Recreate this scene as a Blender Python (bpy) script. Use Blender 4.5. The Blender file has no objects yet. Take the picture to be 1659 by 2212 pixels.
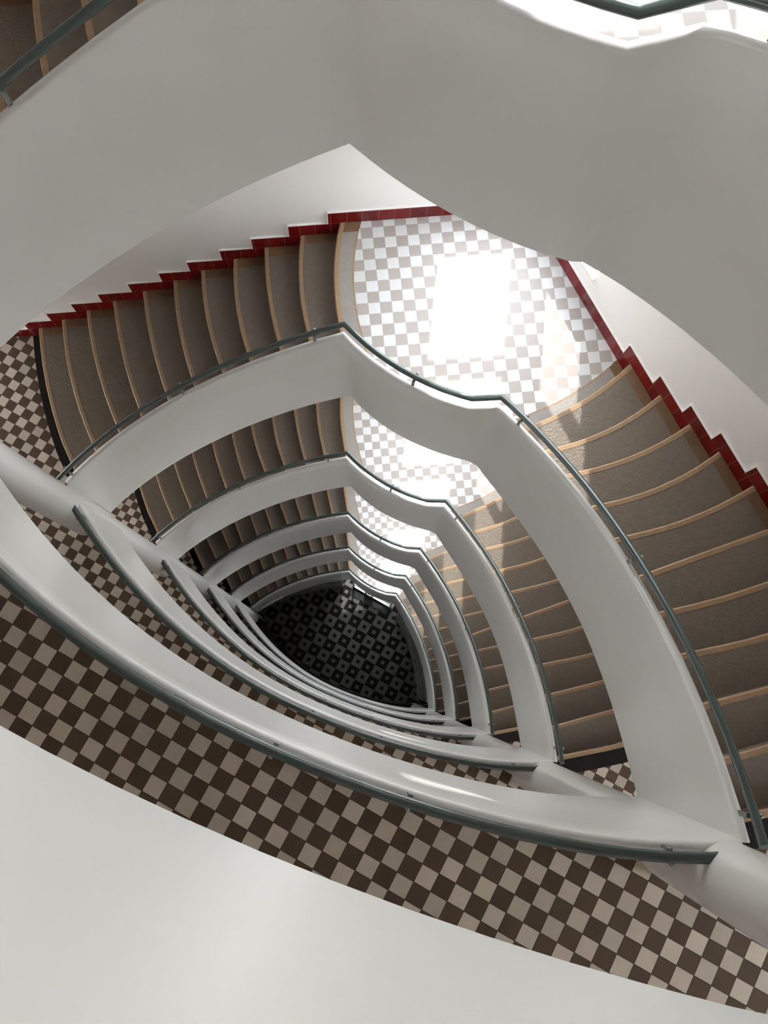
import bpy, bmesh, math, random
import numpy as np
from mathutils import Vector, Matrix
random.seed(7)
SC = bpy.context.scene
COL = SC.collection

# ------------------------------------------------------------------ plan data (metres; eye above the origin, storey height 4)
SB= [[-2.62,1.714,-4.6],[-2.534,1.761,-4.497],[-2.444,1.808,-4.396],[-2.352,1.854,-4.299],[-2.257,1.9,-4.204],[-2.159,1.944,-4.112],[-2.059,1.988,-4.022],[-1.956,2.03,-3.934],[-1.852,2.071,-3.848],[-1.745,2.11,-3.763],[-1.637,2.148,-3.68],[-1.527,2.184,-3.598],[-1.416,2.218,-3.518],[-1.303,2.25,-3.438],[-1.19,2.28,-3.359],[-1.075,2.308,-3.28],[-0.96,2.333,-3.201],[-0.844,2.355,-3.123],[-0.727,2.375,-3.045],[-0.61,2.392,-2.966],[-0.493,2.406,-2.886],[-0.377,2.416,-2.806],[-0.26,2.423,-2.725],[-0.144,2.427,-2.643],[-0.028,2.427,-2.56],[0.053,2.336,-2.56],[0.141,2.253,-2.56],[0.234,2.177,-2.56],[0.334,2.108,-2.56],[0.438,2.046,-2.56],[0.546,1.992,-2.56],[0.658,1.944,-2.56],[0.772,1.902,-2.56],[0.888,1.866,-2.56],[1.005,1.836,-2.56],[1.046,1.814,-2.56],[1.086,1.793,-2.56],[1.13,1.698,-2.477],[1.176,1.602,-2.395],[1.223,1.506,-2.316],[1.271,1.408,-2.237],[1.319,1.309,-2.16],[1.366,1.209,-2.084],[1.412,1.108,-2.008],[1.456,1.006,-1.932],[1.498,0.903,-1.857],[1.537,0.799,-1.782],[1.573,0.694,-1.707],[1.606,0.588,-1.632],[1.635,0.482,-1.556],[1.662,0.375,-1.48],[1.684,0.267,-1.404],[1.704,0.158,-1.328],[1.72,0.049,-1.252],[1.734,-0.061,-1.175],[1.745,-0.171,-1.099],[1.753,-0.281,-1.022],[1.759,-0.391,-0.946],[1.764,-0.502,-0.87],[1.768,-0.612,-0.795],[1.772,-0.723,-0.72]]
SR= [[-2.688,1.754,-3.0],[-2.593,1.819,-2.92],[-2.495,1.881,-2.84],[-2.396,1.939,-2.76],[-2.295,1.995,-2.68],[-2.192,2.047,-2.6],[-2.088,2.096,-2.52],[-1.983,2.143,-2.44],[-1.876,2.186,-2.36],[-1.768,2.227,-2.28],[-1.659,2.265,-2.2],[-1.549,2.3,-2.12],[-1.438,2.332,-2.04],[-1.326,2.361,-1.96],[-1.213,2.388,-1.88],[-1.1,2.412,-1.8],[-0.986,2.434,-1.72],[-0.872,2.453,-1.64],[-0.758,2.47,-1.56],[-0.643,2.483,-1.48],[-0.528,2.495,-1.4],[-0.413,2.504,-1.32],[-0.298,2.511,-1.24],[-0.183,2.515,-1.16],[-0.068,2.517,-1.08],[0.009,2.439,-1.085],[0.09,2.365,-1.09],[0.175,2.296,-1.095],[0.265,2.232,-1.1],[0.358,2.173,-1.105],[0.454,2.12,-1.11],[0.553,2.073,-1.115],[0.655,2.031,-1.12],[0.759,1.997,-1.125],[0.865,1.968,-1.13],[0.964,1.953,-1.065],[1.064,1.938,-1.0],[1.126,1.838,-0.919],[1.187,1.737,-0.837],[1.245,1.634,-0.756],[1.301,1.531,-0.675],[1.354,1.426,-0.594],[1.405,1.321,-0.512],[1.454,1.214,-0.431],[1.5,1.106,-0.35],[1.543,0.997,-0.269],[1.584,0.886,-0.187],[1.622,0.775,-0.106],[1.657,0.663,-0.025],[1.689,0.55,0.056],[1.718,0.436,0.138],[1.744,0.321,0.219],[1.767,0.205,0.3],[1.787,0.089,0.381],[1.803,-0.028,0.463],[1.816,-0.146,0.544],[1.825,-0.263,0.625],[1.831,-0.381,0.706],[1.832,-0.499,0.788],[1.831,-0.616,0.869],[1.825,-0.734,0.95]]
SB0= [[-2.65,1.735,-4.6],[-2.56,1.779,-4.499],[-2.467,1.823,-4.401],[-2.371,1.867,-4.305],[-2.273,1.91,-4.211],[-2.173,1.953,-4.119],[-2.07,1.994,-4.03],[-1.966,2.035,-3.942],[-1.86,2.075,-3.856],[-1.752,2.113,-3.771],[-1.642,2.149,-3.687],[-1.531,2.184,-3.605],[-1.419,2.217,-3.523],[-1.306,2.248,-3.442],[-1.192,2.277,-3.362],[-1.077,2.304,-3.283],[-0.961,2.328,-3.203],[-0.844,2.349,-3.124],[-0.727,2.368,-3.045],[-0.61,2.384,-2.966],[-0.493,2.396,-2.886],[-0.376,2.405,-2.805],[-0.259,2.411,-2.725],[-0.142,2.413,-2.643],[-0.026,2.411,-2.56],[0.062,2.333,-2.56],[0.152,2.258,-2.56],[0.246,2.187,-2.56],[0.342,2.121,-2.56],[0.442,2.059,-2.56],[0.544,2.002,-2.56],[0.649,1.95,-2.56],[0.756,1.903,-2.56],[0.866,1.862,-2.56],[0.979,1.827,-2.56],[1.007,1.826,-2.56],[1.036,1.825,-2.56],[1.101,1.738,-2.488],[1.163,1.647,-2.415],[1.221,1.552,-2.341],[1.276,1.454,-2.266],[1.328,1.353,-2.19],[1.377,1.25,-2.114],[1.423,1.146,-2.038],[1.466,1.039,-1.962],[1.506,0.932,-1.885],[1.544,0.824,-1.808],[1.579,0.715,-1.731],[1.611,0.606,-1.654],[1.641,0.497,-1.578],[1.668,0.388,-1.501],[1.692,0.278,-1.424],[1.713,0.169,-1.347],[1.731,0.059,-1.27],[1.746,-0.051,-1.192],[1.758,-0.161,-1.115],[1.768,-0.271,-1.037],[1.774,-0.382,-0.959],[1.777,-0.495,-0.88],[1.776,-0.608,-0.8],[1.772,-0.723,-0.72]]
NL= [[[-3.283,3.542],[-3.249,3.328],[-3.206,3.117],[-3.153,2.908],[-3.091,2.702],[-3.02,2.499],[-2.94,2.298],[-2.851,2.101]],[[-2.989,3.569],[-2.958,3.371],[-2.919,3.176],[-2.869,2.983],[-2.811,2.793],[-2.743,2.606],[-2.667,2.422],[-2.58,2.24]],[[-2.691,3.598],[-2.657,3.418],[-2.617,3.241],[-2.569,3.065],[-2.514,2.892],[-2.453,2.72],[-2.384,2.551],[-2.309,2.383]],[[-2.381,3.628],[-2.35,3.462],[-2.315,3.296],[-2.273,3.133],[-2.227,2.97],[-2.175,2.81],[-2.117,2.65],[-2.054,2.492]],[[-2.049,3.659],[-2.024,3.503],[-1.993,3.348],[-1.958,3.194],[-1.917,3.042],[-1.871,2.891],[-1.82,2.741],[-1.764,2.593]],[[-1.719,3.683],[-1.703,3.534],[-1.682,3.387],[-1.655,3.241],[-1.622,3.097],[-1.583,2.954],[-1.539,2.812],[-1.488,2.671]],[[-1.425,3.714],[-1.415,3.571],[-1.397,3.429],[-1.372,3.289],[-1.341,3.151],[-1.303,3.014],[-1.259,2.88],[-1.207,2.746]],[[-1.101,3.746],[-1.099,3.607],[-1.09,3.47],[-1.074,3.334],[-1.051,3.199],[-1.022,3.066],[-0.985,2.934],[-0.941,2.804]],[[-0.801,3.78],[-0.796,3.644],[-0.786,3.51],[-0.77,3.376],[-0.75,3.243],[-0.724,3.111],[-0.693,2.979],[-0.657,2.849]],[[-0.462,3.816],[-0.474,3.683],[-0.478,3.55],[-0.476,3.418],[-0.467,3.286],[-0.451,3.154],[-0.428,3.023],[-0.398,2.893]],[[-0.116,3.828],[-0.139,3.697],[-0.155,3.565],[-0.164,3.434],[-0.165,3.302],[-0.159,3.171],[-0.145,3.039],[-0.124,2.908]]]
NR= [[[2.278,2.479],[2.174,2.386],[2.066,2.299],[1.954,2.218],[1.838,2.144],[1.718,2.077],[1.593,2.016],[1.465,1.961]],[[2.445,2.163],[2.336,2.076],[2.224,1.997],[2.107,1.926],[1.986,1.863],[1.861,1.809],[1.731,1.762],[1.598,1.723]],[[2.581,1.863],[2.465,1.788],[2.346,1.72],[2.225,1.659],[2.1,1.606],[1.972,1.56],[1.841,1.521],[1.708,1.489]],[[2.71,1.6],[2.595,1.521],[2.477,1.45],[2.355,1.387],[2.229,1.331],[2.1,1.284],[1.968,1.244],[1.832,1.212]],[[2.856,1.306],[2.731,1.236],[2.604,1.171],[2.474,1.114],[2.341,1.063],[2.206,1.018],[2.068,0.981],[1.928,0.949]],[[3.027,1.029],[2.883,0.979],[2.738,0.928],[2.593,0.878],[2.448,0.827],[2.303,0.776],[2.158,0.725],[2.012,0.673]],[[3.16,0.761],[3.011,0.697],[2.861,0.638],[2.71,0.583],[2.557,0.534],[2.402,0.489],[2.246,0.449],[2.089,0.414]],[[3.3,0.5],[3.14,0.43],[2.979,0.366],[2.815,0.309],[2.65,0.258],[2.483,0.213],[2.314,0.175],[2.143,0.142]],[[3.439,0.222],[3.262,0.159],[3.084,0.099],[2.905,0.042],[2.725,-0.011],[2.544,-0.061],[2.363,-0.107],[2.18,-0.15]],[[3.585,-0.07],[3.389,-0.123],[3.194,-0.177],[2.998,-0.23],[2.802,-0.283],[2.606,-0.335],[2.411,-0.387],[2.215,-0.439]],[[3.73,-0.35],[3.517,-0.414],[3.304,-0.475],[3.089,-0.532],[2.874,-0.586],[2.658,-0.637],[2.441,-0.683],[2.223,-0.727]]]
TL= [[0.08,3.915],[0.039,3.75],[0.012,3.585],[-0.001,3.42],[-0.001,3.255],[0.013,3.09],[0.04,2.925],[0.081,2.76]]
TR= [[2.249,2.616],[2.146,2.521],[2.038,2.433],[1.926,2.352],[1.809,2.278],[1.688,2.211],[1.562,2.151],[1.431,2.098]]
SKY, SUN, EXPO = 2.4, 0.85, 3.08
G = [[-2.64,1.73],[-2.544,1.578],[-2.445,1.432],[-2.343,1.291],[-2.238,1.156],[-2.13,1.025],[-2.019,0.9],[-1.905,0.78],[-1.789,0.665],[-1.67,0.555],[-1.547,0.45],[-1.423,0.35],[-1.295,0.256],[-1.165,0.166],[-1.032,0.08],[-0.896,0.0],[-0.758,-0.076],[-0.617,-0.148],[-0.474,-0.215],[-0.329,-0.278],[-0.182,-0.338],[-0.033,-0.394],[0.118,-0.447],[0.271,-0.496],[0.426,-0.542],[0.583,-0.584],[0.742,-0.623],[0.904,-0.656],[1.068,-0.685],[1.236,-0.707],[1.409,-0.721],[1.586,-0.726],[1.77,-0.72]]
SB, SR, SB0, G = map(np.array, (SB, SR, SB0, G))
RISE = 2/11
ITOP, IK1, IK2 = 24, 34, 36          # indices of the three corners in SB / SR
EYE = 5.24

# ------------------------------------------------------------------ materials
def new_mat(name):
    m = bpy.data.materials.new(name); m.use_nodes = True
    nt = m.node_tree; b = nt.nodes['Principled BSDF']
    return m, nt, b

def N(nt, t, **kw):
    n = nt.nodes.new(t)
    for k, v in kw.items():
        setattr(n, k, v)
    return n

def math_node(nt, op, a, b=None, c=None):
    n = nt.nodes.new('ShaderNodeMath'); n.operation = op
    for i, v in enumerate((a, b, c)):
        if v is None: continue
        if isinstance(v, (int, float)): n.inputs[i].default_value = v
        else: nt.links.new(v, n.inputs[i])
    return n.outputs[0]

def mixc(nt, fac, a, b):
    n = nt.nodes.new('ShaderNodeMix'); n.data_type = 'RGBA'
    for s, v in ((n.inputs[0], fac), (n.inputs[6], a), (n.inputs[7], b)):
        if hasattr(v, 'links') or hasattr(v, 'is_linked'): nt.links.new(v, s)
        elif isinstance(v, (int, float)): s.default_value = v
        else: s.default_value = (*v, 1) if len(v) == 3 else v
    return n.outputs[2]

def plain(name, col, rough=.5, noise=0.04, nscale=8, bump=0.0, bscale=200, metal=0, spec=.5, coat=0):
    m, nt, b = new_mat(name)
    tc = N(nt, 'ShaderNodeTexCoord')
    nz = N(nt, 'ShaderNodeTexNoise'); nz.inputs['Scale'].default_value = nscale; nz.inputs['Detail'].default_value = 4
    nt.links.new(tc.outputs['Object'], nz.inputs['Vector'])
    c2 = tuple(max(0, x*(1-noise*3)) for x in col)
    nt.links.new(mixc(nt, nz.outputs['Fac'], c2, tuple(min(1, x*(1+noise)) for x in col)), b.inputs['Base Color'])
    b.inputs['Roughness'].default_value = rough; b.inputs['Metallic'].default_value = metal
    b.inputs['Specular IOR Level'].default_value = spec
    if coat: b.inputs['Coat Weight'].default_value = coat; b.inputs['Coat Roughness'].default_value = .08
    if bump:
        n2 = N(nt, 'ShaderNodeTexNoise'); n2.inputs['Scale'].default_value = bscale; n2.inputs['Detail'].default_value = 3
        nt.links.new(tc.outputs['Object'], n2.inputs['Vector'])
        bp = N(nt, 'ShaderNodeBump'); bp.inputs['Strength'].default_value = bump; bp.inputs['Distance'].default_value = .01
        nt.links.new(n2.outputs['Fac'], bp.inputs['Height']); nt.links.new(bp.outputs['Normal'], b.inputs['Normal'])
    return m

def checker(name, ang, ox, oy, light, dark, grout, parity, rough=.35, gw=.012, var=.12, spec=.5):
    """square 10 cm tiles on a rotated grid; ang/ox/oy give the lattice in tile units"""
    m, nt, b = new_mat(name)
    tc = N(nt, 'ShaderNodeTexCoord'); sx = N(nt, 'ShaderNodeSeparateXYZ')
    nt.links.new(tc.outputs['Object'], sx.inputs[0])
    u = math_node(nt, 'SUBTRACT', math_node(nt, 'MULTIPLY', sx.outputs[0], 10.0), ox)
    v = math_node(nt, 'SUBTRACT', math_node(nt, 'MULTIPLY', sx.outputs[1], -10.0), oy)
    ca, sa = math.cos(ang), math.sin(ang)
    i = math_node(nt, 'ADD', math_node(nt, 'MULTIPLY', u, ca), math_node(nt, 'MULTIPLY', v, sa))
    j = math_node(nt, 'SUBTRACT', math_node(nt, 'MULTIPLY', v, ca), math_node(nt, 'MULTIPLY', u, sa))
    fi, fj = math_node(nt, 'FLOOR', i), math_node(nt, 'FLOOR', j)
    par = math_node(nt, 'FLOORED_MODULO', math_node(nt, 'ADD', math_node(nt, 'ADD', fi, fj), float(parity)), 2.0)   # 1 = light
    cmb = N(nt, 'ShaderNodeCombineXYZ'); nt.links.new(fi, cmb.inputs[0]); nt.links.new(fj, cmb.inputs[1])
    wn = N(nt, 'ShaderNodeTexWhiteNoise'); wn.noise_dimensions = '2D'; nt.links.new(cmb.outputs[0], wn.inputs['Vector'])
    base = mixc(nt, par, dark, light)
    hsv = N(nt, 'ShaderNodeHueSaturation'); nt.links.new(base, hsv.inputs['Color'])
    nt.links.new(math_node(nt, 'ADD', math_node(nt, 'MULTIPLY', wn.outputs['Value'], var*2), 1-var), hsv.inputs['Value'])
    nz = N(nt, 'ShaderNodeTexNoise'); nz.inputs['Scale'].default_value = 14; nz.inputs['Detail'].default_value = 5
    nt.links.new(tc.outputs['Object'], nz.inputs['Vector'])
    worn = mixc(nt, math_node(nt, 'MULTIPLY', nz.outputs['Fac'], .22), hsv.outputs['Color'], grout)
    ei = math_node(nt, 'ABSOLUTE', math_node(nt, 'SUBTRACT', math_node(nt, 'FRACT', i), .5))
    ej = math_node(nt, 'ABSOLUTE', math_node(nt, 'SUBTRACT', math_node(nt, 'FRACT', j), .5))
    g = math_node(nt, 'GREATER_THAN', math_node(nt, 'MAXIMUM', ei, ej), .5-gw*1.6)
    nt.links.new(mixc(nt, g, worn, grout), b.inputs['Base Color'])
    b.inputs['Roughness'].default_value = rough; b.inputs['Specular IOR Level'].default_value = spec
    # every tile sits at its own slight tilt, joints are sunk
    h = math_node(nt, 'ADD', math_node(nt, 'MULTIPLY', g, -.6), math_node(nt, 'MULTIPLY', nz.outputs['Fac'], .25))
    bp = N(nt, 'ShaderNodeBump'); bp.inputs['Strength'].default_value = .35; bp.inputs['Distance'].default_value = .002
    nt.links.new(h, bp.inputs['Height']); nt.links.new(bp.outputs['Normal'], b.inputs['Normal'])
    return m

def inlay(name):
    """30 cm light and dark blocks, each with a small square of the other colour at its centre"""
    m, nt, b = new_mat(name)
    tc = N(nt, 'ShaderNodeTexCoord'); sx = N(nt, 'ShaderNodeSeparateXYZ')
    nt.links.new(tc.outputs['Object'], sx.inputs[0])
    s = 1/.308; ang = .502
    u = math_node(nt, 'ADD', math_node(nt, 'MULTIPLY', sx.outputs[0], s), GO[0]); v = math_node(nt, 'ADD', math_node(nt, 'MULTIPLY', sx.outputs[1], -s), GO[1])
    ca, sa = math.cos(ang), math.sin(ang)
    i = math_node(nt, 'ADD', math_node(nt, 'MULTIPLY', u, ca), math_node(nt, 'MULTIPLY', v, sa))
    j = math_node(nt, 'SUBTRACT', math_node(nt, 'MULTIPLY', v, ca), math_node(nt, 'MULTIPLY', u, sa))
    par = math_node(nt, 'FLOORED_MODULO', math_node(nt, 'ADD', math_node(nt, 'FLOOR', i), math_node(nt, 'FLOOR', j)), 2.0)
    ei = math_node(nt, 'ABSOLUTE', math_node(nt, 'SUBTRACT', math_node(nt, 'FRACT', i), .5))
    ej = math_node(nt, 'ABSOLUTE', math_node(nt, 'SUBTRACT', math_node(nt, 'FRACT', j), .5))
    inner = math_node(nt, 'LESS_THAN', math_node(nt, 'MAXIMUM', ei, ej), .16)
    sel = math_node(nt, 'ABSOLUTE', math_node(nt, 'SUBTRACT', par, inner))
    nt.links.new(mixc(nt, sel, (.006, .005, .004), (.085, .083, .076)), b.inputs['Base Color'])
    b.inputs['Roughness'].default_value = .35; b.inputs['Specular IOR Level'].default_value = .12
    return m

def uvtile(name, col, grout, w, h, gw, rough=.2, var=.25):
    """wall tiles laid in UV metres"""
    m, nt, b = new_mat(name)
    uv = N(nt, 'ShaderNodeUVMap'); sx = N(nt, 'ShaderNodeSeparateXYZ'); nt.links.new(uv.outputs[0], sx.inputs[0])
    i = math_node(nt, 'DIVIDE', sx.outputs[0], w); j = math_node(nt, 'DIVIDE', sx.outputs[1], h)
    cmb = N(nt, 'ShaderNodeCombineXYZ'); nt.links.new(math_node(nt, 'FLOOR', i), cmb.inputs[0]); nt.links.new(math_node(nt, 'FLOOR', j), cmb.inputs[1])
    wn = N(nt, 'ShaderNodeTexWhiteNoise'); wn.noise_dimensions = '2D'; nt.links.new(cmb.outputs[0], wn.inputs['Vector'])
    hsv = N(nt, 'ShaderNodeHueSaturation'); hsv.inputs['Color'].default_value = (*col, 1)
    nt.links.new(math_node(nt, 'ADD', math_node(nt, 'MULTIPLY', wn.outputs['Value'], var*2), 1-var), hsv.inputs['Value'])
    ei = math_node(nt, 'ABSOLUTE', math_node(nt, 'SUBTRACT', math_node(nt, 'FRACT', i), .5))
    ej = math_node(nt, 'ABSOLUTE', math_node(nt, 'SUBTRACT', math_node(nt, 'FRACT', j), .5))
    g = math_node(nt, 'MAXIMUM', math_node(nt, 'GREATER_THAN', ei, .5-gw/w), math_node(nt, 'GREATER_THAN', ej, .5-gw/h))
    nt.links.new(mixc(nt, g, hsv.outputs['Color'], grout), b.inputs['Base Color'])
    b.inputs['Roughness'].default_value = rough; b.inputs['Specular IOR Level'].default_value = .25
    return m

def glass_mat():
    m, nt, b = new_mat('window_glass')
    nt.nodes.remove(b); out = nt.nodes['Material Output']
    t = N(nt, 'ShaderNodeBsdfTransparent'); t.inputs[0].default_value = (.96, .98, .98, 1)
    g = N(nt, 'ShaderNodeBsdfGlossy'); g.inputs['Roughness'].default_value = .02
    lw = N(nt, 'ShaderNodeLayerWeight'); lw.inputs[0].default_value = .5
    fr = math_node(nt, 'ADD', math_node(nt, 'MULTIPLY', math_node(nt, 'POWER', lw.outputs['Facing'], 5.0), .9), .05)
    mx = N(nt, 'ShaderNodeMixShader')
    nt.links.new(fr, mx.inputs[0]); nt.links.new(t.outputs[0], mx.inputs[1]); nt.links.new(g.outputs[0], mx.inputs[2])
    nt.links.new(mx.outputs[0], out.inputs[0])
    return m

GO = (-1.406, 5.93)
M = dict(
    paint=plain('white_gloss_paint', (.705, .70, .685), rough=.24, noise=.012, nscale=3, bump=.05, bscale=9),
    wall=plain('warm_white_plaster', (.82, .785, .765), rough=.6, noise=.012, nscale=2, bump=.06, bscale=60),
    ceil=plain('ceiling_white', (.8, .79, .77), rough=.8, noise=.01),
    rail=plain('grey_green_enamel', (.07, .092, .086), rough=.2, noise=.06, nscale=30),
    steel=plain('dull_steel', (.22, .25, .24), rough=.3, metal=.6),
    stone=plain('worn_grey_brown_stone', (.195, .155, .12), rough=.42, noise=.09, nscale=22, bump=.5, bscale=55),
    nosing=plain('tan_nosing', (.36, .23, .13), rough=.4, noise=.1, nscale=25),
    border=plain('rust_brown_border', (.20, .115, .06), rough=.4, noise=.13, nscale=12),
    darkstone=plain('near_black_stone', (.014, .011, .009), spec=.15, rough=.6, noise=.1),
    riser=plain('dark_riser', (.16, .13, .11), rough=.5, noise=.1),
    gallery=checker('brown_taupe_checker', .502, -18.09, -2.319, (.56, .475, .39), (.10, .066, .046), (.05, .04, .032), 0, spec=.15, rough=.4),
    landing=checker('white_beige_checker', -.097, .998, -32.733, (.64, .63, .62), (.38, .33, .30), (.42, .40, .38), 1, rough=.3, var=.05, spec=.04),
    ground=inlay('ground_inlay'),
    red=uvtile('oxblood_tile', (.15, .004, .005), (.22, .09, .075), .1385, .185, .0022),
    dado=uvtile('grey_dado_tile', (.30, .31, .28), (.10, .10, .09), .32, .20, .004),
    glass=glass_mat(),
    pave=plain('pale_paving', (.42, .40, .37), rough=.8),
    frame=plain('white_window_frame', (.72, .72, .70), rough=.4),
    mat_black=plain('black_door_mat', (.015, .015, .015), rough=.9),
)
# cell (0,-1) is light on the galleries (odd), cell (0,0) is light on the landings (even)

# ------------------------------------------------------------------ helpers
def link(name, verts, faces, mat, parent=None, uvs=None, smooth=None):
    me = bpy.data.meshes.new(name)
    me.from_pydata([tuple(map(float, v)) for v in verts], [], faces)
    me.materials.append(mat)
    if uvs:
        l = me.uv_layers.new(name='UVMap'); k = 0
        for f in uvs:
            for q in f: l.data[k].uv = q; k += 1
    bm = bmesh.new(); bm.from_mesh(me); bmesh.ops.recalc_face_normals(bm, faces=bm.faces); bm.to_mesh(me); bm.free()
    if smooth:
        for p in me.polygons: p.use_smooth = True
        me.set_sharp_from_angle(angle=math.radians(smooth))
    o = bpy.data.objects.new(name, me); COL.objects.link(o)
    if parent: o.parent = parent
    return o

def thing(name, label, cat, loc=(0, 0, 0), group=None):
    o = bpy.data.objects.new(name, None); o.empty_display_size = .1; COL.objects.link(o); o.location = loc
    o['label'] = label; o['category'] = cat; o['kind'] = 'thing'
    if group: o['group'] = group
    return o

def structure(o, label=None):
    o['kind'] = 'structure'
    if label: o['label'] = label
    return o

def copy_tree(o, parent=None):
    kids = [c for c in COL.objects if c.parent == o]
    c = o.copy(); COL.objects.link(c); c.parent = parent
    for ch in kids: copy_tree(ch, c)
    return c

def prism(poly, zt, zb):
    """closed prism from a plan polygon; zt / zb number or list"""
    n = len(poly)
    zt = [zt]*n if np.isscalar(zt) else zt; zb = [zb]*n if np.isscalar(zb) else zb
    V = [(p[0], p[1], z) for p, z in zip(poly, zt)] + [(p[0], p[1], z) for p, z in zip(poly, zb)]
    from mathutils.geometry import tessellate_polygon
    tri = tessellate_polygon([[Vector((p[0], p[1], 0)) for p in poly]])
    F = [tuple(t) for t in tri] + [tuple(n+i for i in reversed(t)) for t in tri]
    F += [(i, (i+1) % n, n+(i+1) % n, n+i) for i in range(n)]
    return V, F

def normals2(P):
    """plan normals to the left of travel, mitred"""
    P = np.asarray(P)[:, :2]; d = np.diff(P, axis=0); d /= np.linalg.norm(d, axis=1)[:, None]
    n = np.stack([-d[:, 1], d[:, 0]], 1)
    out = np.empty_like(P); out[0] = n[0]; out[-1] = n[-1]
    for i in range(1, len(P)-1):
        m = n[i-1]+n[i]; m /= np.linalg.norm(m); out[i] = m/max(.5, m@n[i])
    return out

def loft(sections, close_ends=True):
    """sections: list of equal-length closed profiles"""
    n = len(sections[0]); V = [p for s in sections for p in s]; F = []
    for a in range(len(sections)-1):
        for i in range(n):
            j = (i+1) % n
            F.append((a*n+i, a*n+j, (a+1)*n+j, (a+1)*n+i))
    if close_ends:
        F.append(tuple(range(n-1, -1, -1))); k = (len(sections)-1)*n; F.append(tuple(range(k, k+n)))
    return V, F

def tube(P, r, seg=14):
    P = np.asarray(P, float); T = np.gradient(P, axis=0); T /= np.linalg.norm(T, axis=1)[:, None]
    S = []
    for i in range(len(P)):
        t = T[i]
        if 0 < i < len(P)-1:
            a = P[i]-P[i-1]; b = P[i+1]-P[i]; a /= np.linalg.norm(a); b /= np.linalg.norm(b)
            t = a+b; t /= np.linalg.norm(t); k = 1/max(.6, t@a)
        else: k = 1
        side = np.cross(t, (0, 0, 1)); side /= np.linalg.norm(side); up = np.cross(side, t)
        S.append([P[i]+r*(math.cos(q)*side*k+math.sin(q)*up) for q in np.linspace(0, 2*math.pi, seg, endpoint=False)])
    return loft(S)

def join(parts):
    V, F = [], []
    for v, f in parts:
        o = len(V); V += list(v); F += [tuple(i+o for i in q) for q in f]
    return V, F

def box(c, u, w, hx, hy, hz):
    """oriented box: centre c, plan directions u (half hx), w (half hy), vertical half hz"""
    c = np.array(c, float); u = np.array([u[0], u[1], 0.]); w = np.array([w[0], w[1], 0.]); z = np.array([0, 0, 1.])
    V = [c+sx*hx*u+sy*hy*w+sz*hz*z for sz in (-1, 1) for sx, sy in ((-1, -1), (1, -1), (1, 1), (-1, 1))]
    return V, [(0, 1, 2, 3), (7, 6, 5, 4), (0, 4, 5, 1), (1, 5, 6, 2), (2, 6, 7, 3), (3, 7, 4, 0)]

def ball(c, r, ns=8, nr=5):
    V = [(c[0], c[1], c[2]-r)]; 
    for a in range(1, nr):
        th = math.pi*a/nr
        V += [(c[0]+r*math.sin(th)*math.cos(2*math.pi*k/ns), c[1]+r*math.sin(th)*math.sin(2*math.pi*k/ns), c[2]-r*math.cos(th)) for k in range(ns)]
    V.append((c[0], c[1], c[2]+r)); F = []
    for k in range(ns): F.append((0, 1+(k+1) % ns, 1+k))
    for a in range(nr-2):
        for k in range(ns): F.append((1+a*ns+k, 1+a*ns+(k+1) % ns, 1+(a+1)*ns+(k+1) % ns, 1+(a+1)*ns+k))
    b = 1+(nr-2)*ns
    for k in range(ns): F.append((b+k, b+(k+1) % ns, len(V)-1))
    return V, F

# ------------------------------------------------------------------ geometry of one storey (gallery of the storey at z = 0, flight comes up to it)
T = .05
RAIL_OFF, RAIL_UP = .062, .10
nSR = normals2(SR)                     # left of travel = away from the well
top_in = SR.copy(); top_in[:, :2] -= nSR*RAIL_OFF; top_in[:, 2] -= RAIL_UP
top_in[0, :2] = (-2.645, 1.722); top_in[0, 2] = -3.12

def parapet_profile(b, t, n):
    n3 = np.array([n[0], n[1], 0.])
    pr = [b+n3*T, b]
    for k in range(1, 6): pr.append(b+(t-np.array([0, 0, .022])-b)*k/6)
    r = T/2; c = t+n3*r-np.array([0, 0, r])
    pr += [c+r*(-math.cos(a)*n3+math.sin(a)*np.array([0, 0, 1])) for a in np.linspace(0, math.pi, 8)]
    return pr

def stair_parapet(bottom):
    secs = [parapet_profile(bottom[i], top_in[i], nSR[i]) for i in range(len(SR))]
    return loft(secs)

nG = -normals2(G)                      # away from the well (the gallery side)
def gallery_parapet():
    secs = []
    for p, n in zip(G, nG):
        secs.append(parapet_profile(np.array([p[0], p[1], -.72]), np.array([p[0], p[1], .85]), n))
    return loft(secs)

def along(P, s):
    P = np.asarray(P); L = np.r_[0, np.cumsum(np.linalg.norm(np.diff(P[:, :2], axis=0), axis=1))]
    q = np.array([np.interp(s, L, P[:, k]) for k in range(P.shape[1])])
    i = min(max(np.searchsorted(L, s)-1, 0), len(P)-2); d = P[i+1, :2]-P[i, :2]; d /= np.linalg.norm(d)
    return q, d

def nearest_s(P, th):
    """arc length at which the plan curve crosses the bearing th (degrees)"""
    P = np.asarray(P); a = np.degrees(np.arctan2(P[:, 1], P[:, 0])); L = np.r_[0, np.cumsum(np.linalg.norm(np.diff(P[:, :2], axis=0), axis=1))]
    i = int(np.argmin(abs(a-th))); return L[i]

def bracket_mesh(q, d, inward):
    """post from the parapet top up to the rail, with a round bolt head behind the tube"""
    n = np.array(inward)
    base = q.copy(); 
    post = box((q[0]+n[0]*.030, q[1]+n[1]*.030, q[2]-.062), d, n, .011, .006, .052)
    arm = box((q[0]+n[0]*.016, q[1]+n[1]*.016, q[2]-.018), d, n, .011, .018, .006)
    bolt = ball((q[0]-n[0]*.024, q[1]-n[1]*.024, q[2]+.006), .013)
    return join([post, arm, bolt])

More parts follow.
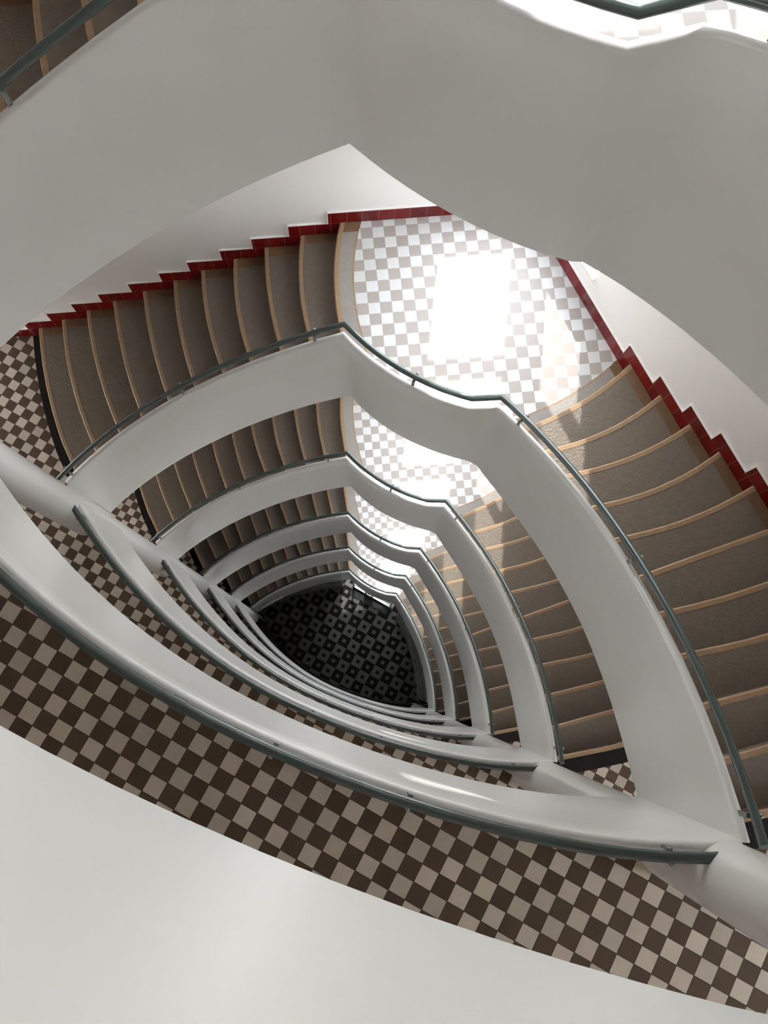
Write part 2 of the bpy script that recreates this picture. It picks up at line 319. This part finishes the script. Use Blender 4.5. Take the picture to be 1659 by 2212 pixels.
# --- the outer walls of the stairwell
def xyL(x): return np.array([x, 3.8434+.0925*x])
def yR(y): return np.array([2.28-.508*(y-2.49), y])
CORNER = np.array([1.521, 3.984])
dL = np.array([1, .0925]); dL /= np.linalg.norm(dL)
dR = np.array([.508, -1]); dR /= np.linalg.norm(dR)
nL = np.array([-dL[1], dL[0]])         # outwards
nR = np.array([-dR[1], dR[0]])
P0, P6, P7, P8 = np.array([-6.0, 3.8434-.555]), yR(-.35), yR(-3.0), np.array([-6.0, -3.0])

def cut_to_wall(p, q, side):
    """extend the segment q->p beyond p to the wall line"""
    d = p-q; d /= np.linalg.norm(d)
    if side == 'L':
        k = (3.8434+.0925*p[0]-p[1])/(d[1]-.0925*d[0])
    else:
        k = (2.28-.508*(p[1]-2.49)-p[0])/(d[0]+.508*d[1])
    return p+d*k

def hit_curve(p, q, C, maxd=.9):
    """extend q->p to the plan curve C"""
    d = p-q; d /= np.linalg.norm(d); best = None
    for a, b in zip(C[:-1], C[1:]):
        a = a[:2]; e = b[:2]-a; den = d[0]*e[1]-d[1]*e[0]
        if abs(den) < 1e-9: continue
        s = ((a[0]-p[0])*e[1]-(a[1]-p[1])*e[0])/den; t = ((a[0]-p[0])*d[1]-(a[1]-p[1])*d[0])/den
        if -.3 <= s <= maxd and -.01 <= t <= 1.01 and (best is None or s < best): best = s
    return None if best is None else p+d*best

# plan line in the thickness of the parapet at tread height
_mid = ((SB[:, :2]+SB0[:, :2])/2)*.52+top_in[:, :2]*.48
INNER = np.c_[_mid+nSR*.034, SB[:, 2]]

def clean_nosing(P, side):
    P = [np.array(p, float) for p in P]
    w = cut_to_wall(P[0], P[1], side)
    h = hit_curve(P[-1], P[-2], INNER)
    P[0] = w
    if h is not None: P[-1] = h
    return np.array(P)

NLc = [clean_nosing(p, 'L') for p in NL]
NRc = [clean_nosing(p, 'R') for p in NR]
for _i in (0, 1): NRc[_i][-1] += (NRc[_i][-2]-NRc[_i][-1])/np.linalg.norm(NRc[_i][-2]-NRc[_i][-1])*.02
NLc[0] = np.vstack([NLc[0][:-1], [-2.70, 1.83]])
NRc[10] = np.vstack([NRc[10][:-1], [1.80, -.80]])
TLc, TRc = clean_nosing(TL, 'L'), clean_nosing(TR, 'R')

def offset_curve(P, d, away):
    """shift the curve d metres, towards the point away"""
    P = np.asarray(P); n = normals2(P); m = P[len(P)//2]
    sgn = 1 if (np.array(away)-m)@n[len(P)//2] > 0 else -1
    return P+n*d*sgn

def step_mesh(front, back, z, drop=.19):
    """front nosing curve, next riser curve (both wall -> well)"""
    cb = back.mean(0)
    back2 = offset_curve(back, .02, back.mean(0)+(back.mean(0)-front.mean(0)))
    poly = np.vstack([front, back2[::-1]]); n = len(front)
    zb = [z-RISE-drop]*n+[z-drop]*n
    return prism(poly, z-.001, zb), poly

def step_parts(parent, front, back, z, side):
    (V, F), poly = step_mesh(front, back, z)
    st = link('step', V, F, M['stone'], parent)
    # tan nosing: a thin rounded lip proud of the riser
    inn = offset_curve(front, .026, back.mean(0)); out = offset_curve(front, -.012, back.mean(0)) if False else offset_curve(front, .012, front.mean(0)-(back.mean(0)-front.mean(0)))
    S = []
    for a, b in zip(out, inn):
        m = a*.8+b*.2
        S.append([(a[0], a[1], z-.03), (a[0], a[1], z-.006), (m[0], m[1], z+.002), (b[0], b[1], z+.002), (b[0], b[1], z-.03)])
    V, F = loft(S); link('nosing', V, F, M['nosing'], st, smooth=40)
    # rust-brown border along the wall
    w = .10
    wf = front[0]; wb = back[0]; i1 = wf+(front[1]-wf)/np.linalg.norm(front[1]-wf)*w; i2 = wb+(back[1]-wb)/np.linalg.norm(back[1]-wb)*w
    V, F = prism([wf, i1, i2, wb], z+.0012, z-.01); link('wall_border', V, F, M['border'], st)
    return st

def landing_poly():
    L11, R1 = NLc[10], NRc[0]
    edge = INNER[ITOP:IK2+1, :2]
    return np.vstack([L11[::-1], [CORNER], R1, edge[::-1]])

STO = ['uppermost', 'second', 'third', 'fourth', 'fifth', 'lowest']
STL = ['the uppermost storey', 'the second storey from the top', 'the third storey from the top', 'the fourth storey from the top', 'the fifth storey from the top', 'the ground storey']

# ---- staircases: 0 = the flight that ends at the photographer's gallery (z=+4)
def build_staircase(z0):
    t = thing('staircase', '', 'staircase', (0, 0, z0), 'staircases stacked round the well')
    Ls = NLc
    for i in range(10): step_parts(t, Ls[i], Ls[i+1], -4+RISE*(i+1), 'L')
    for i in range(10): step_parts(t, NRc[i], NRc[i+1], -2+RISE*(i+1), 'R')
    V, F = prism(landing_poly(), -2.0, -2.42)
    ld = link('landing', V, F, M['landing'], t)
    # stone edging between the tiles and the two flights
    poly = np.vstack([NLc[10], TLc[::-1]]); V, F = prism(poly, -1.9975, -2.02); link('stone_edging', V, F, M['edging'], ld)
    poly = np.vstack([TRc, NRc[0][::-1]]); V, F = prism(poly, -1.9975, -2.02); link('stone_edging', V, F, M['edging'], ld)
    for C, a in ((NLc[10], NLc[10].mean(0)+np.array([.5, 0])),):
        inn = offset_curve(C, .034, a); out = offset_curve(C, .012, C.mean(0)-np.array([.5, 0]))
        S = [[(p[0], p[1], -2.03), (p[0], p[1], -2.006), (p[0]*.8+q[0]*.2, p[1]*.8+q[1]*.2, -1.996), (q[0], q[1], -1.996), (q[0], q[1], -2.03)] for p, q in zip(out, inn)]
        V, F = loft(S); link('nosing', V, F, M['nosing'], ld, smooth=40)
    for C, a in ((TLc, 1), (TRc, 1)):
        q = offset_curve(C, .014, C.mean(0)+np.array([-.5, 0]) if C is TLc else C.mean(0)+np.array([.3, -.5]))
        V, F = prism(np.vstack([C, q[::-1]]), -1.9965, -2.02); link('tan_joint', V, F, M['nosing'], ld)
    # rust border where the edging meets the wall
    a = NLc[10]; b = TLc
    V, F = prism([a[0], a[0]+(a[1]-a[0])/np.linalg.norm(a[1]-a[0])*.11, b[0]+(b[1]-b[0])/np.linalg.norm(b[1]-b[0])*.11, b[0]], -1.9962, -2.02); link('wall_border', V, F, M['border'], ld)
    a = TRc; b = NRc[0]
    V, F = prism([a[0], a[0]+(a[1]-a[0])/np.linalg.norm(a[1]-a[0])*.11, b[0]+(b[1]-b[0])/np.linalg.norm(b[1]-b[0])*.11, b[0]], -1.9962, -2.02); link('wall_border', V, F, M['border'], ld)
    return t
M['edging'] = plain('pale_stone_edging', (.31, .275, .245), rough=.4, noise=.06, nscale=20, bump=.3, bscale=55)

def level_z(k): return 4-4*k           # k = 0 the photographer's gallery

st0 = build_staircase(4)
st0['label'] = 'brown stone stair round the well, uppermost storey, highest above the well floor'
for k in range(1, 6):
    c = copy_tree(st0); c.location = (0, 0, level_z(k))
    c['label'] = ['', 'brown stone stair with sunlit checkered half landing, second storey from the top', 'brown stone stair with checkered half landing, third storey from the top', 'brown stone stair with checkered half landing, fourth storey from the top', 'brown stone stair with checkered half landing, fifth storey from the top', 'brown stone stair with half landing, lowest storey above the ground floor'][k]

# ---- stair parapets
ordn = ['uppermost', 'second from the top', 'third from the top', 'fourth from the top', 'fifth from the top', 'lowest']
V, F = stair_parapet(SB0); sp0 = link('stair_parapet', V, F, M['paint'], smooth=62); sp0.location.z = 4
V, F = stair_parapet(SB); spA = link('stair_parapet', V, F, M['paint'], smooth=62)
sps = [sp0, spA]
for k in range(2, 6):
    c = spA.copy(); COL.objects.link(c); c.location.z = level_z(k); sps.append(c)
for k, o in enumerate(sps):
    o['label'] = 'white painted curved parapet along the stair, %s of the six' % ordn[k]; o['category'] = 'parapet'; o['kind'] = 'thing'; o['group'] = 'white parapets of the stair flights'

# ---- gallery parapets
V, F = gallery_parapet(); gp0 = link('gallery_parapet', V, F, M['paint'], smooth=32); gps = [gp0]; gp0.location.z = 4
for k in range(1, 6-0):
    c = gp0.copy(); COL.objects.link(c); c.location.z = level_z(k); gps.append(c)
for k, o in enumerate(gps):
    o['label'] = 'white painted curved parapet along the level gallery, %s of the six' % ordn[k]; o['category'] = 'parapet'; o['kind'] = 'thing'; o['group'] = 'white parapets of the galleries'

# ---- handrails
def stair_rail(z0):
    t = thing('stair_handrail', '', 'handrail', (0, 0, z0), 'grey green handrails of the stair flights')
    P = SR.copy()
    V, F = tube(P, .0225); link('rail', V, F, M['rail'], t, smooth=50)
    for th in (145.0, 122.1, 95.5, 77.0, 55.7, 20.4, -17.7):
        q, d = along(P, nearest_s(P, th)); n = np.array([d[1], -d[0]])     # towards the well
        V, F = bracket_mesh(q, d, n); link('bracket', V, F, M['steel'], t, smooth=40)
    return t
r0 = stair_rail(4); rails = [r0]
for k in range(1, 6):
    c = copy_tree(r0); c.location = (0, 0, level_z(k)); rails.append(c)
for k, o in enumerate(rails): o['label'] = 'grey green tube handrail above the stair parapet, %s of the six' % ordn[k]

GRL = np.c_[G-(-nG)*.052, np.full(len(G), .95)][1:-1]
GRL = np.vstack([GRL, [1.665, -.772, .95]])
def gallery_rail(z0):
    t = thing('gallery_handrail', '', 'handrail', (0, 0, z0), 'grey green handrails of the galleries')
    V, F = tube(GRL, .026); link('rail', V, F, M['rail'], t, smooth=50)
    for p in ((-2.45, 1.49), (-.3, -.32), (.294, -.552), (1.44, -.728)):
        s = np.argmin(np.linalg.norm(GRL[:, :2]-p, axis=1)); L = np.r_[0, np.cumsum(np.linalg.norm(np.diff(GRL[:, :2], axis=0), axis=1))][s]
        q, d = along(GRL, L); n = np.array([-d[1], d[0]])
        V, F = bracket_mesh(q, d, n); link('bracket', V, F, M['steel'], t, smooth=40)
    s = np.argmin(np.linalg.norm(GRL[:, :2]-(-.787, -.117), axis=1)); q = GRL[s]; d = GRL[s+1]-GRL[s-1]; d /= np.linalg.norm(d)
    V, F = join([tube([q-d*.033, q+d*.033], .031, 18), ball((q[0]+.004, q[1]-.012, q[2]+.026), .007)]); link('coupling', V, F, M['rail'], t, smooth=50)
    return t
g0 = gallery_rail(4); grs = [g0]
for k in range(1, 6-0):
    c = copy_tree(g0); c.location = (0, 0, level_z(k)); grs.append(c)
for k, o in enumerate(grs): o['label'] = 'grey green tube handrail along the gallery parapet, %s of the six' % ordn[k]

# ---- columns
def column(x, y, r, zb, zt, label):
    seg = 48
    prof = [(r, zb), (r, zt)]
    S = [[(x+rr*math.cos(a), y+rr*math.sin(a), z) for a in np.linspace(0, 2*math.pi, seg, endpoint=False)] for rr, z in prof]
    V, F = loft(S); o = link('round_column', V, F, M['paint'], smooth=40)
    o['label'] = label; o['category'] = 'column'; o['kind'] = 'thing'
column(-2.70, 1.545, .168, -21, 7.5, 'round white column where the stairs leave the galleries, beside the bottom steps')
column(1.705, -.89, .165, -21, 7.5, 'round white column where the stairs arrive at the galleries, beside the top steps')

# ---- gallery floors
def gallery_poly():
    inner = G+nG*.01
    return np.vstack([inner, NRc[10][::-1], [P7], [P8], [P0], NLc[0]])
def gallery_floor(k):
    V, F = prism(gallery_poly(), 0.0, -.45); o = link('floor', V, F, M['gallery']); o.location.z = level_z(k)
    structure(o)
    for C, toward in ((NLc[0], NLc[0].mean(0)+np.array([-.5, 0])), (NRc[10], NRc[10].mean(0)+np.array([0, -.5]))):
        q = offset_curve(C, .13 if C is NLc[0] else .17, toward); V, F = prism(np.vstack([C, q[::-1]]), .002, -.02)
        e = link('dark_stone_edging', V, F, M['darkstone'], o)
    C = NRc[10]; inn = offset_curve(C, .03, C.mean(0)+np.array([0, -.5])); out = offset_curve(C, .012, C.mean(0)+np.array([0, .5]))
    S = [[(p[0], p[1], -.03), (p[0], p[1], -.006), (p[0]*.8+w[0]*.2, p[1]*.8+w[1]*.2, .004), (w[0], w[1], .004), (w[0], w[1], -.03)] for p, w in zip(out, inn)]
    V, F = loft(S); link('nosing', V, F, M['nosing'], o, smooth=40)
for k in range(0, 6): gallery_floor(k)
V, F = prism(gallery_poly(), 0.0, -1.0); o = structure(link('floor', V, F, M['darkstone'])); o.location.z = -20
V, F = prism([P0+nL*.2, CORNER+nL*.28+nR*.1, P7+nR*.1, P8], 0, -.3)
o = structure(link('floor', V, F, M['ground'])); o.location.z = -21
V, F = prism([(-60, 60), (60, 60), (60, -60), (-60, -60)], 0, -.3)
o = structure(link('ground_outside', V, F, M['pave'])); o.location.z = -21.05
V, F = prism([(-6.2, 4.4), (5.2, 4.4), (5.2, -3.2), (-6.2, -3.2)], .2, 0)
o = structure(link('ceiling', V, F, M['ceil'])); o.location.z = 7.5

# ---- outer walls with the landing windows and openings for added fill windows
TH = .28
SILL, HEAD = .40, 3.52
def wall_mesh(a, d, n, cuts, cells, th=TH):
    """a origin, d direction, n outward; cuts positions along; cells (i, z0, z1)"""
    parts = []
    for s0, s1, z0, z1 in cells:
        p, q = a+d*s0, a+d*s1
        parts.append(prism([p, q, q+n*th, p+n*th], z1, z0))
    return join(parts)

def s_on(a, d, p): return float((np.array(p)-a)@d)
lev = [level_z(k)-2 for k in range(6)]           # landing heights 2, -2 ... -18
WB = (s_on(P0, dL, xyL(.76)), s_on(P0, dL, xyL(1.47)))
endL = s_on(P0, dL, CORNER)
g0 = s_on(P0, dL, xyL(-.4)); cells = [(0, g0, -21, 7.5), (g0, WB[0], -18.45, 7.5), (WB[1], endL+.05, -21, 7.5)]
z = 7.5
for l in lev:
    cells.append((WB[0], WB[1], l+HEAD, z)); z = l+SILL
cells.append((WB[0], WB[1], -18.45, z))          # entrance below
V, F = wall_mesh(P0, dL, nL, None, cells); structure(link('wall_back', V, F, M['wall']))
WR = (s_on(CORNER, dR, yR(3.80)), s_on(CORNER, dR, yR(3.125)))
endR = s_on(CORNER, dR, P7)
cells = [(0, WR[0], -21, 7.5), (WR[1], endR, -21, 7.5)]
z = 7.5
for l in lev:
    cells.append((WR[0], WR[1], l+HEAD, z)); z = l+SILL
cells.append((WR[0], WR[1], -21, z))
FILL_E = (s_on(CORNER, dR, yR(-1.5)), s_on(CORNER, dR, yR(-2.75)))  # unseen east opening on the upper galleries, added to brighten the parapet faces
cells[1] = (WR[1], FILL_E[0], -21, 7.5); cells.append((FILL_E[1], endR, -21, 7.5)); z = 7.5
for k in range(0, 4): cells.append((FILL_E[0], FILL_E[1], level_z(k)+2.9, z)); z = level_z(k)+1.1
cells.append((FILL_E[0], FILL_E[1], -21, z))
V, F = wall_mesh(CORNER, dR, nR, None, cells, .12); structure(link('wall_right', V, F, M['wall']))
dF, nF = np.array([1., 0]), np.array([0, -1.])
WF = []
fe = P7[0]-P8[0]; cells = []; prev = 0
for a_, b_ in WF:
    cells.append((prev, a_, -21, 7.5)); prev = b_
    z = 7.5
    for k in range(0, 5):
        cells.append((a_, b_, level_z(k)+2.3, z)); z = level_z(k)+1.0
    cells.append((a_, b_, -21, z))
cells.append((prev, fe, -21, 7.5))
V, F = wall_mesh(P8, dF, nF, None, [c for c in cells]); structure(link('wall_front', V, F, M['wall']))
dW, nW = np.array([0., -1]), np.array([-1., 0])
FILL_W = (s_on(P0, dW, (-6, 3.1)), s_on(P0, dW, (-6, 1.0)))  # unseen west opening, added to let fill light onto column and lower wall
cells = [(0, FILL_W[0], -21, 7.5), (FILL_W[1], s_on(P0, dW, P8), -21, 7.5)]; z = 7.5
for k in range(0, 4): cells.append((FILL_W[0], FILL_W[1], level_z(k)+1.3, z)); z = level_z(k)+.1
cells.append((FILL_W[0], FILL_W[1], -21, z))
V, F = wall_mesh(P0, dW, nW, None, cells); structure(link('wall_left', V, F, M['wall']))

# ---- windows: landings, entrance, and gallery-end ones added as fill light
def window(a, d, n, s0, s1, z0, z1, idx, transom=True, dep=.14):
    c = (s0+s1)/2; w = (s1-s0)/2; mid = a+d*c+n*dep; zc = (z0+z1)/2
    fr = .03; parts = []
    for s in (s0+fr/2, s1-fr/2): p = a+d*s+n*dep; parts.append(box((p[0], p[1], zc), d, n, fr/2, .03, (z1-z0)/2))
    for zz, hh in ((z0+.02, .02), (z1-.012, .012), (z0+(1.32 if transom else .8), .075 if transom else .02)): parts.append(box((mid[0], mid[1], zz), d, n, w, .03, hh))
    V, F = join(parts); t = structure(link('window_%d' % idx, V, F, M['frame']))
    V, F = box((mid[0], mid[1], zc), d, n, w-.01, .003, (z1-z0)/2-.02); link('pane', V, F, M['glass'], t)
    V, F = box((a+d*c+n*(dep/2-.012))[0:2].tolist()+[z0+.004], d, n, w-.004, dep/2+.016, .012); link('sill', V, F, M['paint'], t)
idx = 1
for l in lev:
    window(P0, dL, nL, WB[0], WB[1], l+SILL, l+HEAD, idx); idx += 1
    window(CORNER, dR, nR, WR[0], WR[1], l+SILL, l+HEAD, idx, True, .07); idx += 1

for k in range(0, 5):
    for a_, b_ in WF:
        window(P8, dF, nF, a_, b_, level_z(k)+1.0, level_z(k)+2.3, idx, False); idx += 1

for k in range(0, 4):  # gallery-end windows out of view, added only for extra light in the well
    window(P0, dW, nW, FILL_W[0], FILL_W[1], level_z(k)+.1, level_z(k)+1.3, idx, False); idx += 1
    window(CORNER, dR, nR, FILL_E[0], FILL_E[1], level_z(k)+1.1, level_z(k)+2.9, idx, False, .07); idx += 1

window(P0, dL, nL, g0, WB[1], -20.99, -18.45, idx); idx += 1

# ---- red tiled baseboards stepping with the flights
def base_boxes(segs, a, d, n):
    """segs: (s0, s1, zbot, ztop) boxes on the wall plane, UV in metres"""
    V, F, U = [], [], []; t = .014
    for s0, s1, z0, z1 in segs:
        o = len(V)
        p, q = a+d*s0, a+d*s1; pi, qi = p-n*t, q-n*t
        V += [(pi[0], pi[1], z0), (qi[0], qi[1], z0), (qi[0], qi[1], z1), (pi[0], pi[1], z1), (p[0], p[1], z0), (q[0], q[1], z0), (q[0], q[1], z1), (p[0], p[1], z1)]
        for f, uv in (((0, 1, 2, 3), ((s0, 0), (s1, 0), (s1, 1), (s0, 1))), ((3, 2, 6, 7), None), ((0, 3, 7, 4), None), ((1, 5, 6, 2), None), ((0, 4, 5, 1), None), ((4, 7, 6, 5), None)):
            F.append(tuple(o+i for i in f))
            if uv: h0 = 0.004; U.append([(s0, z1*0+.181-(z1-z0)), (s1, .181-(z1-z0)), (s1, .181), (s0, .181)])
            else: U.append([(s0+.02, .05)]*4)
    return V, F, U
def edge_boxes(segs, a, d, n):
    parts = []
    prev = None
    for s0, s1, z0, z1 in segs:
        c = a+d*(s0+s1)/2-n*.008; parts.append(box((c[0], c[1], z1+.004), d, n, (s1-s0)/2, .009, .004))
        if prev is not None:
            zz0, zz1 = sorted((prev, z1)); s = s0 if z1 > prev else s0
            c = a+d*(s-.004 if z1 > prev else s+.004)-n*.008; parts.append(box((c[0], c[1], (zz0+zz1)/2), d, n, .004, .009, (zz1-zz0)/2+.004))
        prev = z1
    return join(parts)
H = .185
sl = [s_on(P0, dL, p[0])-.115 for p in NLc]
segL = [(0, sl[0], -4.0, -4+H)] + [(sl[i], sl[i+1], -4+RISE*i, -4+RISE*(i+1)+H) for i in range(10)] + [(sl[10], endL, -2-RISE, -2+H)]
srr = [s_on(CORNER, dR, p[0])-.115 for p in NRc]
segR = [(0, srr[0], -2, -2+H)] + [(srr[i], srr[i+1], -2+RISE*i, -2+RISE*(i+1)+H) for i in range(10)] + [(srr[10], endR, -RISE, H)]
def base_run(name, segs, a, d, n):
    V, F, U = base_boxes(segs, a, d, n)
    o = bpy.data.objects.new(name, None)
    me = bpy.data.meshes.new(name); me.from_pydata([tuple(map(float, v)) for v in V], [], F); me.materials.append(M['red'])
    l = me.uv_layers.new(name='UVMap'); k = 0
    for f in U:
        for q in f: l.data[k].uv = q; k += 1
    o = bpy.data.objects.new(name, me); COL.objects.link(o); structure(o)
    V, F = edge_boxes(segs, a, d, n); link('plaster_edge', V, F, M['wall'], o)
    return o
bl = base_run('baseboard_left', segL, P0, dL, nL); br = base_run('baseboard_right', segR, CORNER, dR, nR)
for o in (bl, br):
    o.location.z = 4
    for k in range(1, 6): c = copy_tree(o); c.location.z = level_z(k)

# ---- closing wall under the lowest flight with its tiled dado, and the entrance under the landing
def under_wall(i0, i1, name):
    P = SB[i0:i1+1]; n = normals2(SB)[i0:i1+1]
    V, F, U = [], [], []; s = 0
    Pi = P[:, :2]+n*.03; Po = Pi+n*.1
    for i in range(len(P)):
        zt = P[i, 2]-16+.12
        V += [(Pi[i, 0], Pi[i, 1], -21), (Pi[i, 0], Pi[i, 1], zt), (Po[i, 0], Po[i, 1], zt), (Po[i, 0], Po[i, 1], -21)]
    for i in range(len(P)-1):
        ds = float(np.linalg.norm(Pi[i+1]-Pi[i]))
        for j in range(4):
            a, b = i*4+j, i*4+(j+1) % 4
            F.append((a, b, b+4, a+4))
            za, zb = V[a][2]+21, V[b][2]+21; zc, zd = V[b+4][2]+21, V[a+4][2]+21
            U.append([(s, za), (s, zb), (s+ds, zc), (s+ds, zd)])
        s += ds
    F.append((0, 1, 2, 3)); U.append([(0, 0)]*4); k = len(V)-4; F.append((k, k+1, k+2, k+3)); U.append([(0, 0)]*4)
    me = bpy.data.meshes.new(name); me.from_pydata([tuple(map(float, v)) for v in V], [], F); me.materials.append(M['dado'])
    l = me.uv_layers.new(name='UVMap'); k = 0
    for f in U:
        for q in f: l.data[k].uv = q; k += 1
    o = bpy.data.objects.new(name, me); COL.objects.link(o); structure(o)
under_wall(3, ITOP-2, 'wall_under_stair_left'); under_wall(IK2+2, len(SB)-2, 'wall_under_stair_right')

A, B = np.array([.03, 2.50]), np.array([1.09, 1.90]); dd = (B-A)/np.linalg.norm(B-A); nn = np.array([-dd[1], dd[0]]); LD = float(np.linalg.norm(B-A))
parts = []
def bar(s, z, hs, hz, hn=.03):
    p = A+dd*s; parts.append(box((p[0], p[1], z), dd, nn, hs, hn, hz))
for s in (.02, LD*.34, LD*.5, LD-.02): bar(s, -19.8, .025, 1.2)
for z_ in (-20.95, -18.62): bar(LD/2, z_, LD/2, .05)
for z_ in (-20.3, -19.7, -19.1): bar(LD*.17, z_, LD*.17, .012, .015); bar(LD*.75, z_, LD*.25, .012, .015)
V, F = join(parts); dr = structure(link('door_1', V, F, M['frame']))
for s0, s1 in ((.02, LD*.34), (LD*.5, LD-.02)):
    p = A+dd*(s0+s1)/2; V, F = box((p[0], p[1], -19.8), dd, nn, (s1-s0)/2, .003, 1.15); link('pane', V, F, M['glass'], dr)
V, F = box(((A+dd*LD*.42)[0], (A+dd*LD*.42)[1], -19.95), dd, nn, .05, .02, .9); link('door_handle_panel', V, F, M['mat_black'], dr)
p = (A+B)/2-nn*.16
V, F = box((p[0], p[1], -20.988), dd, nn, LD/2-.02, .10, .012); o = link('door_mat', V, F, M['mat_black'])
o['label'] = 'black mat lying before the glazed entrance at the bottom of the well'; o['category'] = 'door mat'; o['kind'] = 'thing'
# short ground-floor handrail beside the first steps
q = SB[2:9].copy(); q[:, :2] -= normals2(SB)[2:9]*.06; q[:, 2] = np.linspace(-19.5, -19.0, len(q))
t = thing('wall_handrail', 'short pale handrail on the wall under the lowest flight', 'handrail', (0, 0, 0))
V, F = tube(q, .02, 10); link('rail', V, F, M['paint'], t, smooth=50)
for j in (1, 5):
    b = q[j]; n_ = normals2(SB)[2+j]; V, F = box((b[0]+n_[0]*.045, b[1]+n_[1]*.045, b[2]), (1, 0), (0, 1), .012, .045, .012); link('bracket', V, F, M['steel'], t)

# ------------------------------------------------------------------ light
w = bpy.data.worlds.new('sky'); SC.world = w; w.use_nodes = True
nt = w.node_tree; bg = nt.nodes['Background']
tc = nt.nodes.new('ShaderNodeTexCoord'); sx = nt.nodes.new('ShaderNodeSeparateXYZ'); nt.links.new(tc.outputs['Generated'], sx.inputs[0])
ramp = nt.nodes.new('ShaderNodeValToRGB'); nt.links.new(math_node(nt, 'ADD', math_node(nt, 'MULTIPLY', sx.outputs[2], .5), .5), ramp.inputs[0])
e = ramp.color_ramp.elements; e[0].position = .44; e[0].color = (.34, .31, .28, 1); e[1].position = .52; e[1].color = (1.0, .985, .97, 1)
x = e.new(.95); x.color = (.72, .80, .92, 1)
nt.links.new(ramp.outputs[0], bg.inputs[0]); bg.inputs[1].default_value = SKY
sun = bpy.data.lights.new('sun', 'SUN'); sun.energy = SUN; sun.angle = math.radians(.8); sun.color = (1, .97, .92)
so = bpy.data.objects.new('sun', sun); COL.objects.link(so)
so.rotation_euler = Vector((-.11, -1, -1.08)).to_track_quat('-Z', 'Y').to_euler()

# ------------------------------------------------------------------ camera
F_, NX_, NY_, CX_, CY_ = 1974.963, 759.89, 1460.178, 811.759, 975.088
d_ = Vector((NX_-CX_, NY_-CY_, F_)).normalized()
e1 = (Vector((1, 0, 0))-d_*d_.x).normalized(); e2 = d_.cross(e1)
def cam_axis(v): return Vector((e1.dot(v), -e2.dot(v), -d_.dot(v)))
X_, Y_, Z_ = cam_axis(Vector((1, 0, 0))), cam_axis(Vector((0, -1, 0))), cam_axis(Vector((0, 0, -1)))
cd = bpy.data.cameras.new('camera'); cam = bpy.data.objects.new('camera', cd); COL.objects.link(cam)
R_ = Matrix((X_, Y_, Z_)).transposed().to_4x4()
cam.matrix_world = Matrix.Translation((0, 0, EYE)) @ R_
cd.sensor_fit = 'HORIZONTAL'; cd.sensor_width = 36; cd.lens = 36*F_/1659
cd.shift_x = (829.5-CX_)/1659; cd.shift_y = -(1106-CY_)/1659
cd.clip_start = .05; cd.clip_end = 200
SC.camera = cam

SC.view_settings.view_transform = 'Standard'; SC.view_settings.look = 'None'; SC.view_settings.gamma = 1
SC.view_settings.use_curve_mapping = False; SC.view_settings.exposure = EXPO
SC.cycles.use_denoising = True
SC.cycles.use_adaptive_sampling = False
SC.cycles.max_bounces = 12; SC.cycles.diffuse_bounces = 7; SC.cycles.glossy_bounces = 4; SC.cycles.transparent_max_bounces = 16
SC.cycles.sample_clamp_indirect = 8
SC.cycles.caustics_reflective = False; SC.cycles.caustics_refractive = False
